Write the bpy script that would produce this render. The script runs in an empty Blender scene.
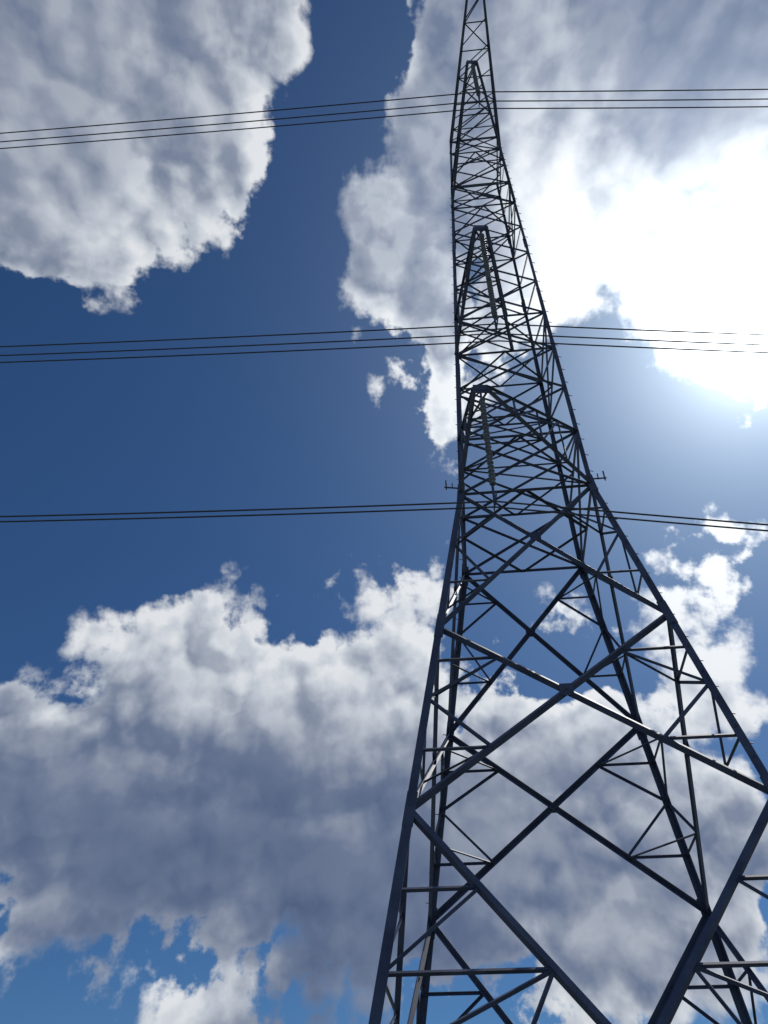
import bpy, bmesh, math, random
from mathutils import Vector, Matrix
random.seed(4)
sc=bpy.context.scene
R=math.radians
F=817.0; PITCH=R(43.1); CAMZ=1.6
cp,sp=math.cos(PITCH),math.sin(PITCH)

# ---------------------------------------------------------------- materials
def nmat(name):
    m=bpy.data.materials.new(name); m.use_nodes=True
    nt=m.node_tree; b=nt.nodes['Principled BSDF']; return m,nt,b
def noise_ramp(nt,scale,c0,c1,p0=.35,p1=.65,detail=6,coord='Object'):
    tc=nt.nodes.new('ShaderNodeTexCoord'); n=nt.nodes.new('ShaderNodeTexNoise')
    n.inputs['Scale'].default_value=scale; n.inputs['Detail'].default_value=detail
    nt.links.new(tc.outputs[coord],n.inputs['Vector'])
    r=nt.nodes.new('ShaderNodeValToRGB')
    r.color_ramp.elements[0].position=p0; r.color_ramp.elements[0].color=(*c0,1)
    r.color_ramp.elements[1].position=p1; r.color_ramp.elements[1].color=(*c1,1)
    nt.links.new(n.outputs['Fac'],r.inputs['Fac']); return n,r
steel,nt,b=nmat('galvanised_steel')
n,r=noise_ramp(nt,1.3,(.042,.062,.125),(.080,.110,.195),detail=3)
nt.links.new(r.outputs['Color'],b.inputs['Base Color'])
b.inputs['Metallic'].default_value=.0; b.inputs['Roughness'].default_value=.6; b.inputs['Specular IOR Level'].default_value=.4
alu,nt,b=nmat('weathered_aluminium')
n,r=noise_ramp(nt,3,(.04,.05,.08),(.07,.08,.11),detail=2)
nt.links.new(r.outputs['Color'],b.inputs['Base Color']); b.inputs['Roughness'].default_value=.6
glass,nt,b=nmat('insulator_glass')
n,r=noise_ramp(nt,4,(.14,.19,.28),(.24,.30,.40),detail=2)
nt.links.new(r.outputs['Color'],b.inputs['Base Color']); b.inputs['Roughness'].default_value=.3
conc,nt,b=nmat('concrete')
n,r=noise_ramp(nt,5,(.22,.21,.20),(.36,.35,.33)); nt.links.new(r.outputs['Color'],b.inputs['Base Color']); b.inputs['Roughness'].default_value=.9
grass,nt,b=nmat('dry_grass')
n,r=noise_ramp(nt,.35,(.045,.06,.02),(.16,.13,.07),.38,.62,8)
nt.links.new(r.outputs['Color'],b.inputs['Base Color']); b.inputs['Roughness'].default_value=.95

# ---------------------------------------------------------------- ground
def hgt(x,y):
    return .12*math.sin(x*.21+1)*math.cos(y*.17)+.9*math.sin(x*.013)*math.sin(y*.011)*min(1,math.hypot(x,y-10)/80)
bm=bmesh.new()
co=[]
for i in range(-40,41):
    t=i/40; co.append(math.copysign(abs(t)**3*4000+abs(t)*60,t))
vs=[[bm.verts.new((x,y+15,hgt(x,y+15) if abs(x)<600 and abs(y)<600 else 0)) for x in co] for y in co]
for i in range(80):
    for j in range(80): bm.faces.new((vs[i][j],vs[i][j+1],vs[i+1][j+1],vs[i+1][j]))
me=bpy.data.meshes.new('ground'); bm.to_mesh(me); bm.free()
for p in me.polygons: p.use_smooth=True
g=bpy.data.objects.new('ground',me); me.materials.append(grass); sc.collection.objects.link(g)

# ---------------------------------------------------------------- lattice tower
tower=bpy.data.objects.new('transmission_tower',None); sc.collection.objects.link(tower)
X0,Y0,PHI=4.73,20.6,R(5.9)
LEAN=0.45
def W(z):
    if z<=18.33: return 3.85-(z-7.32)*(3.85-2.09)/(18.33-7.32)
    return 2.09+(z-18.33)*(1.33-2.09)/(46.59-18.33)
def pt(a,b_,z):   # tower-local a (right) b (away) in metres, z above the eye level
    lx=LEAN*max(0,(z-18.33))/28
    return Vector((X0+lx+a*math.cos(PHI)+b_*math.sin(PHI),Y0-a*math.sin(PHI)+b_*math.cos(PHI),z+CAMZ))
def corner(k,z):
    w=W(z); s=[(-1,-1),(1,-1),(1,1),(-1,1)][k]
    return pt(s[0]*w,s[1]*w,z)
def axisp(z): return pt(0,0,z)
bms={'lattice_legs':bmesh.new(),'lattice_bracing':bmesh.new(),'crossarms':bmesh.new(),'fittings':bmesh.new()}
def angle(bm,p,q,s,t=None,ref=None,ext=0.0):
    p=Vector(p);q=Vector(q); d=(q-p)
    if d.length<1e-4: return
    d.normalize(); p=p-d*ext; q=q+d*ext
    if t is None: t=max(.012,s*.13)
    if ref is None: ref=((p+q)/2-axisp((p.z+q.z)/2-CAMZ)); ref.z=0
    u=ref-d*ref.dot(d)
    if u.length<1e-3: u=d.orthogonal()
    u.normalize(); v=d.cross(u)
    e1=(-u+v).normalized(); e2=(-u-v).normalized()
    o=u*(s*.35)
    prof=[(0,0),(s,0),(s,t),(t,t),(t,s),(0,s)]
    A=[bm.verts.new(p+o+e1*x+e2*y) for x,y in prof]; B=[bm.verts.new(q+o+e1*x+e2*y) for x,y in prof]
    n=6
    for i in range(n): bm.faces.new((A[i],A[(i+1)%n],B[(i+1)%n],B[i]))
    bm.faces.new(A[::-1]); bm.faces.new(B)
def plate(bm,c,nrm,w,h,t=.015):
    nrm=nrm.normalized(); up=Vector((0,0,1)); x=up.cross(nrm).normalized(); y=nrm.cross(x)
    M=Matrix((x,y,nrm)).transposed().to_4x4(); M.translation=c
    r=bmesh.ops.create_cube(bm,size=1,matrix=M@Matrix.Diagonal((w,h,t,1)))
LV=[-1.5,2.5,7.32,12.6,18.33]
UP=[18.33,21.0,23.5,26.0,28.5,31.0,33.5,36.0,38.5,40.8,43.0,45.1,46.8]
LG=bms['lattice_legs']; BR=bms['lattice_bracing']; CA=bms['crossarms']; FT=bms['fittings']
lerp=lambda a,b,t:a+(b-a)*t
def atz(a,b,z): return a+(b-a)*((z-a.z)/(b.z-a.z))
for k in range(4):
    for z0,z1,s in [(-1.45,7.32,.21),(7.32,18.33,.19),(18.33,30.3,.15),(30.3,46.8,.12)]:
        angle(LG,corner(k,z0),corner(k,z1),s,s*.14,ext=.03)
    for z in (7.32,12.6,18.33,26,34.3,40.5):
        angle(LG,corner(k,z-.4),corner(k,z+.4),.235 if z<19 else .16,.03)
    z=1.0
    if k in (1,3):
        while z<46:
            c=corner(k,z); d=(c-axisp(z)); d.z=0; d.normalize()
            sd=Vector((-d.y,d.x,0))*(1 if int(z/.4)%2 else -1)
            angle(FT,c,c+(d*.4+sd).normalized()*.18,.022,.02); z+=.4
faces=[(0,1),(1,2),(2,3),(3,0)]
def xpoint(a0,a1,b0,b1):
    wa=(a0-b0).length; wb=(a1-b1).length; t=wa/(wa+wb)
    return lerp(a0,b1,t)
for (k,l) in faces:
    nf=((corner(k,10)+corner(l,10))/2-axisp(10)); nf.z=0; nf.normalize()
    a0,b0=corner(k,LV[0]),corner(l,LV[0]); a1,b1=corner(k,LV[1]),corner(l,LV[1]); a2,b2=corner(k,LV[2]),corner(l,LV[2])
    m1=(a1+b1)/2
    angle(BR,a1,b1,.10)
    for A0,A1,A2 in ((a0,a1,a2),(b0,b1,b2)):
        angle(BR,A2,m1,.14); angle(BR,A0,m1,.14)
        q=lerp(A2,m1,.36); q2=lerp(A2,m1,.68)
        angle(BR,q,atz(A1,A2,q.z),.07); angle(BR,q2,atz(A1,A2,q2.z),.07)
        angle(BR,q,atz(A1,A2,q2.z),.07); angle(BR,q2,A1,.07); angle(BR,q2,lerp(A1,m1,.55),.065)
        r1=lerp(A0,m1,.5); angle(BR,r1,lerp(A0,A1,.5),.07); angle(BR,r1,A1,.07); angle(BR,r1,lerp(A1,m1,.5),.065)
    plate(FT,m1+nf*.03,nf,.7,.4)
    for i,(s,r) in enumerate(((.14,.068),(.12,.06))):
        z0,z1=LV[2+i],LV[3+i]
        a0,b0=corner(k,z0),corner(l,z0); a1,b1=corner(k,z1),corner(l,z1)
        X=xpoint(a0,a1,b0,b1)
        angle(BR,a0,b1,s); angle(BR,b0,a1,s)
        plate(FT,X+nf*.03,nf,.32,.32)
        for A0,A1 in ((a0,a1),(b0,b1)):
            q1=lerp(A0,X,.5); q2=lerp(A1,X,.5); M=atz(A0,A1,X.z)
            P1=atz(A0,A1,q1.z); P2=atz(A0,A1,q2.z)
            angle(BR,q1,P1,r); angle(BR,q2,P2,r); angle(BR,q1,M,r); angle(BR,q2,M,r)
    for i in range(len(UP)-1):
        z0,z1=UP[i],UP[i+1]; s=lerp(.09,.065,i/len(UP))
        a0,b0=corner(k,z0),corner(l,z0); a1,b1=corner(k,z1),corner(l,z1)
        angle(BR,a0,b1,s)
        if k in (0,2) or i in (0,3,8): angle(BR,b0,a1,s)
        if i in (0,1,3,4,8,9,11): angle(BR,a0,b0,s)
    angle(BR,corner(k,46.8),corner(l,46.8),.08)
for z,s in ((2.5,.085),(18.33,.085),(21.0,.065),(26,.06),(28.5,.055),(38.5,.055),(45.1,.055)):
    ms=[(corner(k,z)+corner(l,z))/2 for k,l in faces]
    for i in range(4): angle(BR,ms[i],ms[(i+1)%4],s,ref=Vector((0,0,1)))
for z0,z1 in ((7.32,12.6),(12.6,18.33)):
    for k in range(4):
        a0,a1=corner(k,z0),corner(k,z1)
        l=(k+1)%4; j=(k-1)%4
        Xl=xpoint(a0,a1,corner(l,z0),corner(l,z1)); Xj=xpoint(a0,a1,corner(j,z0),corner(j,z1))
        for c in (a0,a1):
            angle(BR,lerp(c,Xl,.5),lerp(c,Xj,.5),.055,ref=Vector((0,0,1)))
# ---------------------------------------------------------------- crossarms
def arm(sgn,zb,zt,tipa,tipb,n,s,ztip=None,tw=.2,rr=1.):
    ztip=zb if ztip is None else ztip
    wb,wt=W(zb),W(zt)
    ref=Vector((0,0,-1))
    bl=[pt(-wb,sgn*wb,zb),pt(tipa-tw,sgn*tipb,ztip)]
    br=[pt(wb*rr,sgn*wb,zb),pt(tipa+tw,sgn*tipb,ztip)]
    tl=[pt(-wt,sgn*wt,zt),pt(tipa-tw,sgn*tipb,ztip+.22)]
    tr=[pt(wt*rr,sgn*wt,zt),pt(tipa+tw,sgn*tipb,ztip+.22)]
    for c in (bl,br): angle(CA,c[0],c[1],s,ref=ref)
    for c in (tl,tr): angle(CA,c[0],c[1],s*.85,ref=-ref)
    P=lambda c,i:lerp(c[0],c[1],i/n)
    for i in range(n+1):
        if i>0:
            angle(CA,P(bl,i),P(br,i),s*.55,ref=ref)
            angle(CA,P(bl,i),P(tl,i),s*.5); angle(CA,P(br,i),P(tr,i),s*.5)
        if i<n:
            if i%2: angle(CA,P(bl,i),P(br,i+1),s*.55,ref=ref)
            else: angle(CA,P(br,i),P(bl,i+1),s*.55,ref=ref)
            angle(CA,P(tl,i),P(tr,i+1),s*.5,ref=ref)
            angle(CA,P(tl,i),P(bl,i+1),s*.5); angle(CA,P(tr,i),P(br,i+1),s*.5)
    plate(FT,pt(tipa,sgn*tipb,ztip+.1),Vector((0,1,0)),tw*2.2,.35,.03)
    return pt(tipa,sgn*tipb,ztip)
tips=[arm(-1,18.33,21.0,-1.35,6.2,4,.095),
      arm(-1,26.0,28.5,-.85,7.0,5,.095,rr=.15),
      arm(-1,38.5,40.8,-.4,8.1,6,.085),
      arm(-1,45.1,46.8,.2,8.8,6,.08,ztip=45.8,tw=.38)]
for k in (0,1):
    c=corner(k,18.6); d=Vector((-1 if k==0 else 1,-.1,0))
    angle(FT,c,c+d*.5,.05); angle(FT,c+d*.45+Vector((0,0,-.12)),c+d*.45+Vector((0,0,.3)),.045); angle(FT,c+d*.25+Vector((0,0,-.05)),c+d*.25+Vector((0,0,.2)),.035)
for nm,bm in bms.items():
    bmesh.ops.recalc_face_normals(bm,faces=bm.faces)
    me=bpy.data.meshes.new(nm); bm.to_mesh(me); bm.free(); me.materials.append(steel)
    o=bpy.data.objects.new(nm,me); sc.collection.objects.link(o); o.parent=tower
bm=bmesh.new()
for k in range(4):
    c=corner(k,-1.5); 
    for s,h,z in ((1.5,.5,-.05),(.8,.45,.35)):
        bmesh.ops.create_cube(bm,size=1,matrix=Matrix.Translation((c.x,c.y,z))@Matrix.Rotation(-PHI,4,'Z')@Matrix.Diagonal((s,s,h,1)))
bmesh.ops.bevel(bm,geom=bm.edges[:],offset=.03,segments=2,affect='EDGES')
me=bpy.data.meshes.new('footings'); bm.to_mesh(me); bm.free(); me.materials.append(conc)
o=bpy.data.objects.new('footings',me); sc.collection.objects.link(o); o.parent=tower

# ---------------------------------------------------------------- insulators
def lathe(bm,prof,top,seg=14):
    rings=[]
    for r,z in prof:
        rings.append([bm.verts.new((top.x+r*math.cos(2*math.pi*i/seg),top.y+r*math.sin(2*math.pi*i/seg),top.z+z)) for i in range(seg)])
    for a,b_ in zip(rings,rings[1:]):
        for i in range(seg): bm.faces.new((a[i],a[(i+1)%seg],b_[(i+1)%seg],b_[i]))
def insulator(top,L,idx):
    bm=bmesh.new(); n=int((L-.9)/.15)
    prof=[]; z=-.35
    for i in range(n):
        prof+=[(.022,z),(.03,z-.02),(.08,z-.045),(.092,z-.062),(.08,z-.075),(.04,z-.07),(.022,z-.085)]
        z-=.15
    lathe(bm,prof,top)
    me=bpy.data.meshes.new('insulator_string'); bm.to_mesh(me); bm.free(); me.materials.append(glass)
    for p in me.polygons: p.use_smooth=True
    o=bpy.data.objects.new('insulator_string_%d'%idx,me); sc.collection.objects.link(o); o.parent=tower
    bm=bmesh.new()
    angle(bm,top,top+Vector((0,0,-.4)),.05,.045,ref=Vector((1,0,0)))
    angle(bm,top+Vector((0,0,z+.05)),top+Vector((0,0,-L)),.05,.045,ref=Vector((1,0,0)))
    plate(bm,top+Vector((0,0,-L+.12)),Vector((1,0,0)),.6,.14,.02)
    bmesh.ops.recalc_face_normals(bm,faces=bm.faces)
    me=bpy.data.meshes.new('clamp'); bm.to_mesh(me); bm.free(); me.materials.append(steel)
    o=bpy.data.objects.new('clamp_%d'%idx,me); sc.collection.objects.link(o); o.parent=tower
lens=[4.45,5.9,4.25]
clamps=[]
for i in range(3):
    insulator(tips[i],lens[i],i+1); clamps.append(tips[i]-Vector((0,0,lens[i])))
# ---------------------------------------------------------------- conductors
def power_line(c,offs,rad,sl=.07,sr=.165):
    cu=bpy.data.curves.new('power_line','CURVE'); cu.dimensions='3D'; cu.bevel_depth=rad; cu.bevel_resolution=2
    for oy,oz in offs:
        pts=[]
        for i in range(-60,61):
            s=math.copysign((abs(i)/60)**1.6*110,i)
            if s<0: x=s*math.cos(.105); y=-s*math.sin(.105); z=sl*abs(s)+.0011*s*s-.00001*abs(s)**3
            else:   x=s*math.cos(.063); y=-s*math.sin(.063); z=-sr*s+.0012*s*s
            pts.append(c+Vector((x,y+oy,z+oz)))
        sp_=cu.splines.new('POLY'); sp_.points.add(len(pts)-1)
        for p_,q in zip(sp_.points,pts): p_.co=(*q,1)
    o=bpy.data.objects.new('power_line',cu); sc.collection.objects.link(o); cu.materials.append(alu)
power_line(clamps[0],[(-.12,0),(.10,0.02)],.021,.045,.19)
power_line(clamps[1],[(-.2,0),(.13,0),(.0,-.55)],.020,.06,.175)
power_line(clamps[2],[(-.33,0),(.30,0),(0,-.05)],.024,.045,.165)

# ---------------------------------------------------------------- camera
cam=bpy.data.cameras.new('camera'); co_=bpy.data.objects.new('camera',cam); sc.collection.objects.link(co_)
cam.sensor_fit='VERTICAL'; cam.sensor_height=24; cam.lens=24*F/1024; cam.clip_end=10000
co_.location=(0,0,CAMZ); co_.rotation_euler=(math.pi/2+PITCH,0,0); sc.camera=co_

# ---------------------------------------------------------------- sun + sky
sd=Vector((.405,.512,.758)).normalized()
EL=math.asin(sd.z); AZ=math.atan2(sd.x,sd.y)
sl=bpy.data.lights.new('sun','SUN'); sl.energy=2.6; sl.angle=R(.53); sl.color=(1,.95,.87)
so=bpy.data.objects.new('sun',sl); sc.collection.objects.link(so); so.rotation_euler=(-sd).to_track_quat('-Z','Y').to_euler()

w=bpy.data.worlds.new('World'); sc.world=w; w.use_nodes=True; nt=w.node_tree; N=nt.nodes; L_=nt.links
w.cycles.sampling_method='MANUAL'; w.cycles.sample_map_resolution=256
N.clear()
STR=.08
def mk(tree,t,**kw):
    n=tree.nodes.new(t)
    for k,v in kw.items(): setattr(n,k,v)
    return n
def setin(tree,sock,v):
    if isinstance(v,bpy.types.NodeSocket): tree.links.new(v,sock)
    else: sock.default_value=v
def math_(tree,op,a,b_=None,c=None,clamp=False):
    n=mk(tree,'ShaderNodeMath',operation=op,use_clamp=clamp)
    setin(tree,n.inputs[0],a)
    if b_ is not None: setin(tree,n.inputs[1],b_)
    if c is not None: setin(tree,n.inputs[2],c)
    return n.outputs[0]
def vm(tree,op,a,b_=None,out=0,scale=None):
    n=mk(tree,'ShaderNodeVectorMath',operation=op)
    setin(tree,n.inputs[0],a)
    if b_ is not None: setin(tree,n.inputs[1],b_)
    if scale is not None: setin(tree,n.inputs['Scale'],scale)
    return n.outputs[out]
def sstep(tree,x,a,b_,o0=0.,o1=1.,typ='SMOOTHSTEP'):
    n=mk(tree,'ShaderNodeMapRange',interpolation_type=typ)
    setin(tree,n.inputs['Value'],x)
    for i,v in zip(('From Min','From Max','To Min','To Max'),(a,b_,o0,o1)): n.inputs[i].default_value=v
    return n.outputs[0]
# cloud banks (x,y,rx,ry): angular position and size in a fixed sky frame, units of 1/817 rad
banks=[(80,50,215,130),(50,180,165,116),(190,110,110,90),(235,25,66,60),(100,250,70,52),(265,125,45,30),(205,190,66,54),
 (462,160,85,125),(560,110,170,170),(620,50,190,120),(720,110,120,140),(415,270,65,85),(430,345,54,74),(448,390,34,58),(550,260,90,75),(500,330,55,60),(470,40,80,70),(640,190,70,65),(745,290,70,110),(680,280,60,60),
 (715,572,84,38),(750,528,50,30),(680,585,46,22),(705,615,42,18),
 (190,695,108,92),(50,780,115,100),(15,710,50,48),(265,690,85,68),(350,775,130,130),(405,645,52,58),(432,585,34,32),(360,585,52,22),(108,628,17,24),
 (190,850,260,92),(420,860,150,100),(120,885,190,32),(260,935,110,30),
 (200,1008,140,34),(8,965,28,50),
 (550,800,150,115),(700,720,80,55),(640,900,170,95),(730,880,80,90),(600,1010,150,30),(520,700,55,32),(600,700,65,30),(551,620,22,14),(740,960,60,40),(300,780,130,90)]
holes=[(748,815,24,16),(690,222,18,14),(75,965,50,22),(690,1005,50,12),(350,1000,34,16),(335,110,22,60)]
shade=[(60,60,.46,90),(160,120,.62,60),(40,180,.54,70),(230,60,.64,50),(100,250,.8,40),(280,130,.85,40),(90,110,.44,60),
 (410,160,.36,60),(440,260,.44,50),(400,330,.7,30),(540,230,.95,70),(560,80,.66,60),(480,60,.46,50),(690,50,.30,90),(765,30,.26,70),(620,180,.9,50),(740,170,.7,50),(740,280,1.0,60),(470,360,.85,40),
 (720,560,.95,50),(190,640,.94,42),(285,665,.92,42),(60,715,.75,42),(20,690,.8,28),(130,710,.56,45),(240,750,.44,50),(360,720,.66,55),(410,620,.85,50),(440,580,.9,30),(340,600,.8,30),
 (60,830,.17,70),(180,850,.08,80),(300,880,.08,80),(400,850,.23,60),(110,790,.23,50),(380,930,.15,60),(40,900,.34,35),(200,935,.32,40),
 (180,1000,.70,40),(10,970,.65,30),(560,720,.72,50),(700,700,.92,50),(500,800,.40,60),(600,850,.36,70),(700,880,.50,60),(600,930,.52,50),(520,950,.32,60),(740,780,.65,40),(700,980,.52,50),(560,1010,.6,40)]
DX,DY,NC,NR=.6,.68,32,18
def topx(dx,dy):
    dz=math.sqrt(max(.05,1-dx*dx-dy*dy)); return 384+F*dx/dz,512-F*dy/dz
def fmask(x,y):
    m=-1.2
    for bx,by,rx,ry in banks:
        m=max(m,(1-math.hypot((x-bx)/rx,(y-by)/ry))*min(rx,ry)/60)
    for bx,by,rx,ry in holes:
        m=min(m,(math.hypot((x-bx)/rx,(y-by)/ry)-1)*.9)
    if x<-60 or x>830 or y<-60 or y>1090:      # rest of the sky: scattered cloud
        m=max(m,.55*math.sin(x*.011+1)*math.cos(y*.013+x*.004))
    return max(-1,min(1,m))
def fshade(x,y):
    sw=1e-6;s=.5e-6
    for bx,by,v,r in shade:
        k=math.exp(-((x-bx)**2+(y-by)**2)/(r*r))+1e-7/(1+((x-bx)**2+(y-by)**2)/1e4); sw+=k; s+=k*v
    return s/sw
cols=[-DX+2*DX*i/(NC-1) for i in range(NC)]; rows=[-DY+2*DY*j/(NR-1) for j in range(NR)]
gm=[[(fmask(*topx(c,r))+1)/2 for c in cols] for r in rows]
gs=[[fshade(*topx(c,r)) for c in cols] for r in rows]
def gridnode(tree,x,y,vals):
    tx=sstep(tree,x,-DX,DX,typ='LINEAR'); ty=sstep(tree,y,-DY,DY,0,NR-1,typ='LINEAR')
    cb=mk(tree,'ShaderNodeCombineXYZ')
    for i in range(3): tree.links.new(ty,cb.inputs[i])
    tot=None
    for j in range(0,NR,3):
        rp=mk(tree,'ShaderNodeValToRGB'); tree.links.new(tx,rp.inputs['Fac']); el=rp.color_ramp.elements
        for i in range(NC):
            c=(vals[j][i],vals[j+1][i],vals[j+2][i],1); pos=i/(NC-1)
            if i==0: e=el[0]; e.position=0
            elif i==NC-1: e=el[len(el)-1]; e.position=1
            else: e=el.new(pos)
            e.color=c
        el[len(el)-1].color=(vals[j][-1],vals[j+1][-1],vals[j+2][-1],1)
        wv=vm(tree,'MAXIMUM',vm(tree,'SUBTRACT',(1,1,1),vm(tree,'ABSOLUTE',vm(tree,'SUBTRACT',cb.outputs[0],(j,j+1,j+2)))),(0,0,0))
        d=vm(tree,'DOT_PRODUCT',wv,rp.outputs['Color'],out='Value')
        tot=d if tot is None else math_(tree,'ADD',tot,d)
    return tot
def noise(tree,vec,scale,detail,rough=.55,col=False,dims='2D'):
    n=mk(tree,'ShaderNodeTexNoise',noise_dimensions=dims); setin(tree,n.inputs['Vector'],vec)
    n.inputs['Scale'].default_value=scale; n.inputs['Detail'].default_value=detail
    n.inputs['Roughness'].default_value=rough
    return n.outputs['Color' if col else 'Fac']
def sep(tree,v):
    s=mk(tree,'ShaderNodeSeparateXYZ'); tree.links.new(v,s.inputs[0]); return s.outputs
def dome(tree,vec,scale,amp):
    """rounded puffs: squared cell distance"""
    vo=mk(tree,'ShaderNodeTexVoronoi',feature='F1',voronoi_dimensions='2D'); setin(tree,vo.inputs['Vector'],vec)
    vo.inputs['Scale'].default_value=scale
    d=vo.outputs['Distance']
    return math_(tree,'MULTIPLY',math_(tree,'SUBTRACT',.19,math_(tree,'MULTIPLY',d,d)),amp)
G=bpy.data.node_groups.new('cloud_relief','ShaderNodeTree')
G.interface.new_socket('P',in_out='INPUT',socket_type='NodeSocketVector')
G.interface.new_socket('H',in_out='OUTPUT',socket_type='NodeSocketFloat')
gi=G.nodes.new('NodeGroupInput'); go=G.nodes.new('NodeGroupOutput'); P=gi.outputs[0]
wv=vm(G,'SUBTRACT',noise(G,P,20.,4,.5,col=True),(.5,.5,.5)); P2=vm(G,'ADD',P,vm(G,'SCALE',wv,scale=.026))
H=math_(G,'ADD',math_(G,'ADD',dome(G,P2,9.,.80),dome(G,P2,23.,.40)),math_(G,'ADD',dome(G,P2,52.,.15),math_(G,'MULTIPLY',math_(G,'SUBTRACT',noise(G,P,7.,5,.52),.5),1.8)))
G.links.new(H,go.inputs[0])

tc=N.new('ShaderNodeTexCoord'); gen=tc.outputs['Generated']
dirn=vm(nt,'NORMALIZE',gen)
dx=vm(nt,'DOT_PRODUCT',dirn,(1,0,0),out='Value'); dy=vm(nt,'DOT_PRODUCT',dirn,(0,-sp,cp),out='Value')
cx=N.new('ShaderNodeCombineXYZ'); L_.new(dx,cx.inputs[0]); L_.new(dy,cx.inputs[1]); Pm=cx.outputs[0]
sunp=Vector((sd.x,-sp*sd.y+cp*sd.z,0))
tos=vm(nt,'NORMALIZE',vm(nt,'ADD',vm(nt,'NORMALIZE',vm(nt,'SUBTRACT',tuple(sunp),Pm)),(0,.6,0)))
def relief(v):
    g_=N.new('ShaderNodeGroup'); g_.node_tree=G; L_.new(v,g_.inputs[0]); return g_.outputs[0]
H0=relief(Pm); H1=relief(vm(nt,'ADD',Pm,vm(nt,'SCALE',tos,scale=.022)))
wv=vm(nt,'SUBTRACT',noise(nt,Pm,8.,4,.55,col=True),(.5,.5,.5))
Pw=vm(nt,'ADD',Pm,vm(nt,'SCALE',wv,scale=.080)); s_=sep(nt,Pw)
M0=math_(nt,'SUBTRACT',math_(nt,'MULTIPLY',gridnode(nt,s_[0],s_[1],gm),2.),1.)
M0=math_(nt,'MINIMUM',M0,math_(nt,'MULTIPLY',M0,1.5))
fine=math_(nt,'SUBTRACT',noise(nt,Pm,34.,7,.60),.5)
wisp=math_(nt,'SUBTRACT',noise(nt,vm(nt,'ADD',Pm,vm(nt,'SCALE',wv,scale=.06)),7.,4,.5),.5)
core=math_(nt,'MULTIPLY',math_(nt,'MAXIMUM',math_(nt,'SUBTRACT',M0,.25),0.),1.0)
D0=math_(nt,'ADD',math_(nt,'ADD',math_(nt,'ADD',math_(nt,'ADD',M0,core),.09),math_(nt,'MULTIPLY',H0,.95)),math_(nt,'ADD',math_(nt,'MULTIPLY',fine,.95),math_(nt,'MULTIPLY',wisp,.45)))
Ps=vm(nt,'ADD',Pm,vm(nt,'SCALE',vm(nt,'SUBTRACT',noise(nt,Pm,8.,4,.52,col=True),(.5,.5,.5)),scale=.13)); ps=sep(nt,Ps)
SH=gridnode(nt,ps[0],ps[1],gs)
cosun=math_(nt,'MAXIMUM',vm(nt,'DOT_PRODUCT',dirn,tuple(sd),out='Value'),0.)
soft=sstep(nt,wisp,-.12,.14,.18,.52)
an=mk(nt,'ShaderNodeMapRange',interpolation_type='SMOOTHSTEP'); L_.new(D0,an.inputs['Value']); an.inputs['From Min'].default_value=-.05; L_.new(soft,an.inputs['From Max'])
alpha=an.outputs[0]
grad=math_(nt,'MULTIPLY',math_(nt,'SUBTRACT',H0,H1),.95)
grad=math_(nt,'MINIMUM',math_(nt,'MAXIMUM',grad,-.24),.28)
gw=math_(nt,'MULTIPLY',sstep(nt,SH,.1,.6,.45,1.),sstep(nt,D0,.4,2.2,1.,.5))
edge=sstep(nt,D0,.05,.7,.22,0.)
lit=math_(nt,'ADD',math_(nt,'ADD',SH,edge),math_(nt,'MULTIPLY',math_(nt,'ADD',grad,math_(nt,'ADD',math_(nt,'MULTIPLY',H0,.10),math_(nt,'MULTIPLY',fine,.16))),gw),clamp=True)
ramp=N.new('ShaderNodeValToRGB'); L_.new(lit,ramp.inputs['Fac']); cr=ramp.color_ramp
cr.elements[0].position=0; cr.elements[0].color=(.090,.132,.245,1)
cr.elements[1].position=1; cr.elements[1].color=(.83,.86,.90,1)
for p_,c in ((.25,(.160,.208,.325,1)),(.5,(.31,.355,.455,1)),(.75,(.56,.61,.69,1))):
    e=cr.elements.new(p_); e.color=c
ph=math_(nt,'ADD',math_(nt,'MULTIPLY',math_(nt,'POWER',cosun,18.),.42),.88)
ph=math_(nt,'ADD',ph,math_(nt,'MULTIPLY',math_(nt,'POWER',cosun,140.),1.2))
ccol=vm(nt,'SCALE',ramp.outputs['Color'],scale=ph)
sky=N.new('ShaderNodeTexSky'); sky.sky_type='NISHITA'; sky.sun_disc=False; sky.sun_elevation=EL; sky.sun_rotation=AZ
sky.air_density=1.; sky.dust_density=.5; sky.ozone_density=2.5; sky.altitude=300
scol=vm(nt,'SCALE',sky.outputs[0],scale=STR)
scol=vm(nt,'MULTIPLY',scol,(.28,.48,.69))
mix=N.new('ShaderNodeMix'); mix.data_type='RGBA'; L_.new(alpha,mix.inputs['Factor']); L_.new(scol,mix.inputs['A']); L_.new(ccol,mix.inputs['B'])
au=None
for p_,a_ in ((2500.,3.),(700.,1.6),(180.,.70),(50.,.25),(15.,.13)):
    t_=math_(nt,'MULTIPLY',math_(nt,'POWER',cosun,p_),a_); au=t_ if au is None else math_(nt,'ADD',au,t_)
auc=vm(nt,'SCALE',(.86,.95,1.),scale=au)
tot=vm(nt,'ADD',mix.outputs['Result'],auc)
tot=vm(nt,'SCALE',tot,scale=1/STR)
bg=N.new('ShaderNodeBackground'); bg.inputs['Strength'].default_value=STR; L_.new(tot,bg.inputs['Color'])
out=N.new('ShaderNodeOutputWorld'); L_.new(bg.outputs[0],out.inputs['Surface'])
sc.view_settings.view_transform='Standard'; sc.view_settings.look='None'; sc.view_settings.exposure=0
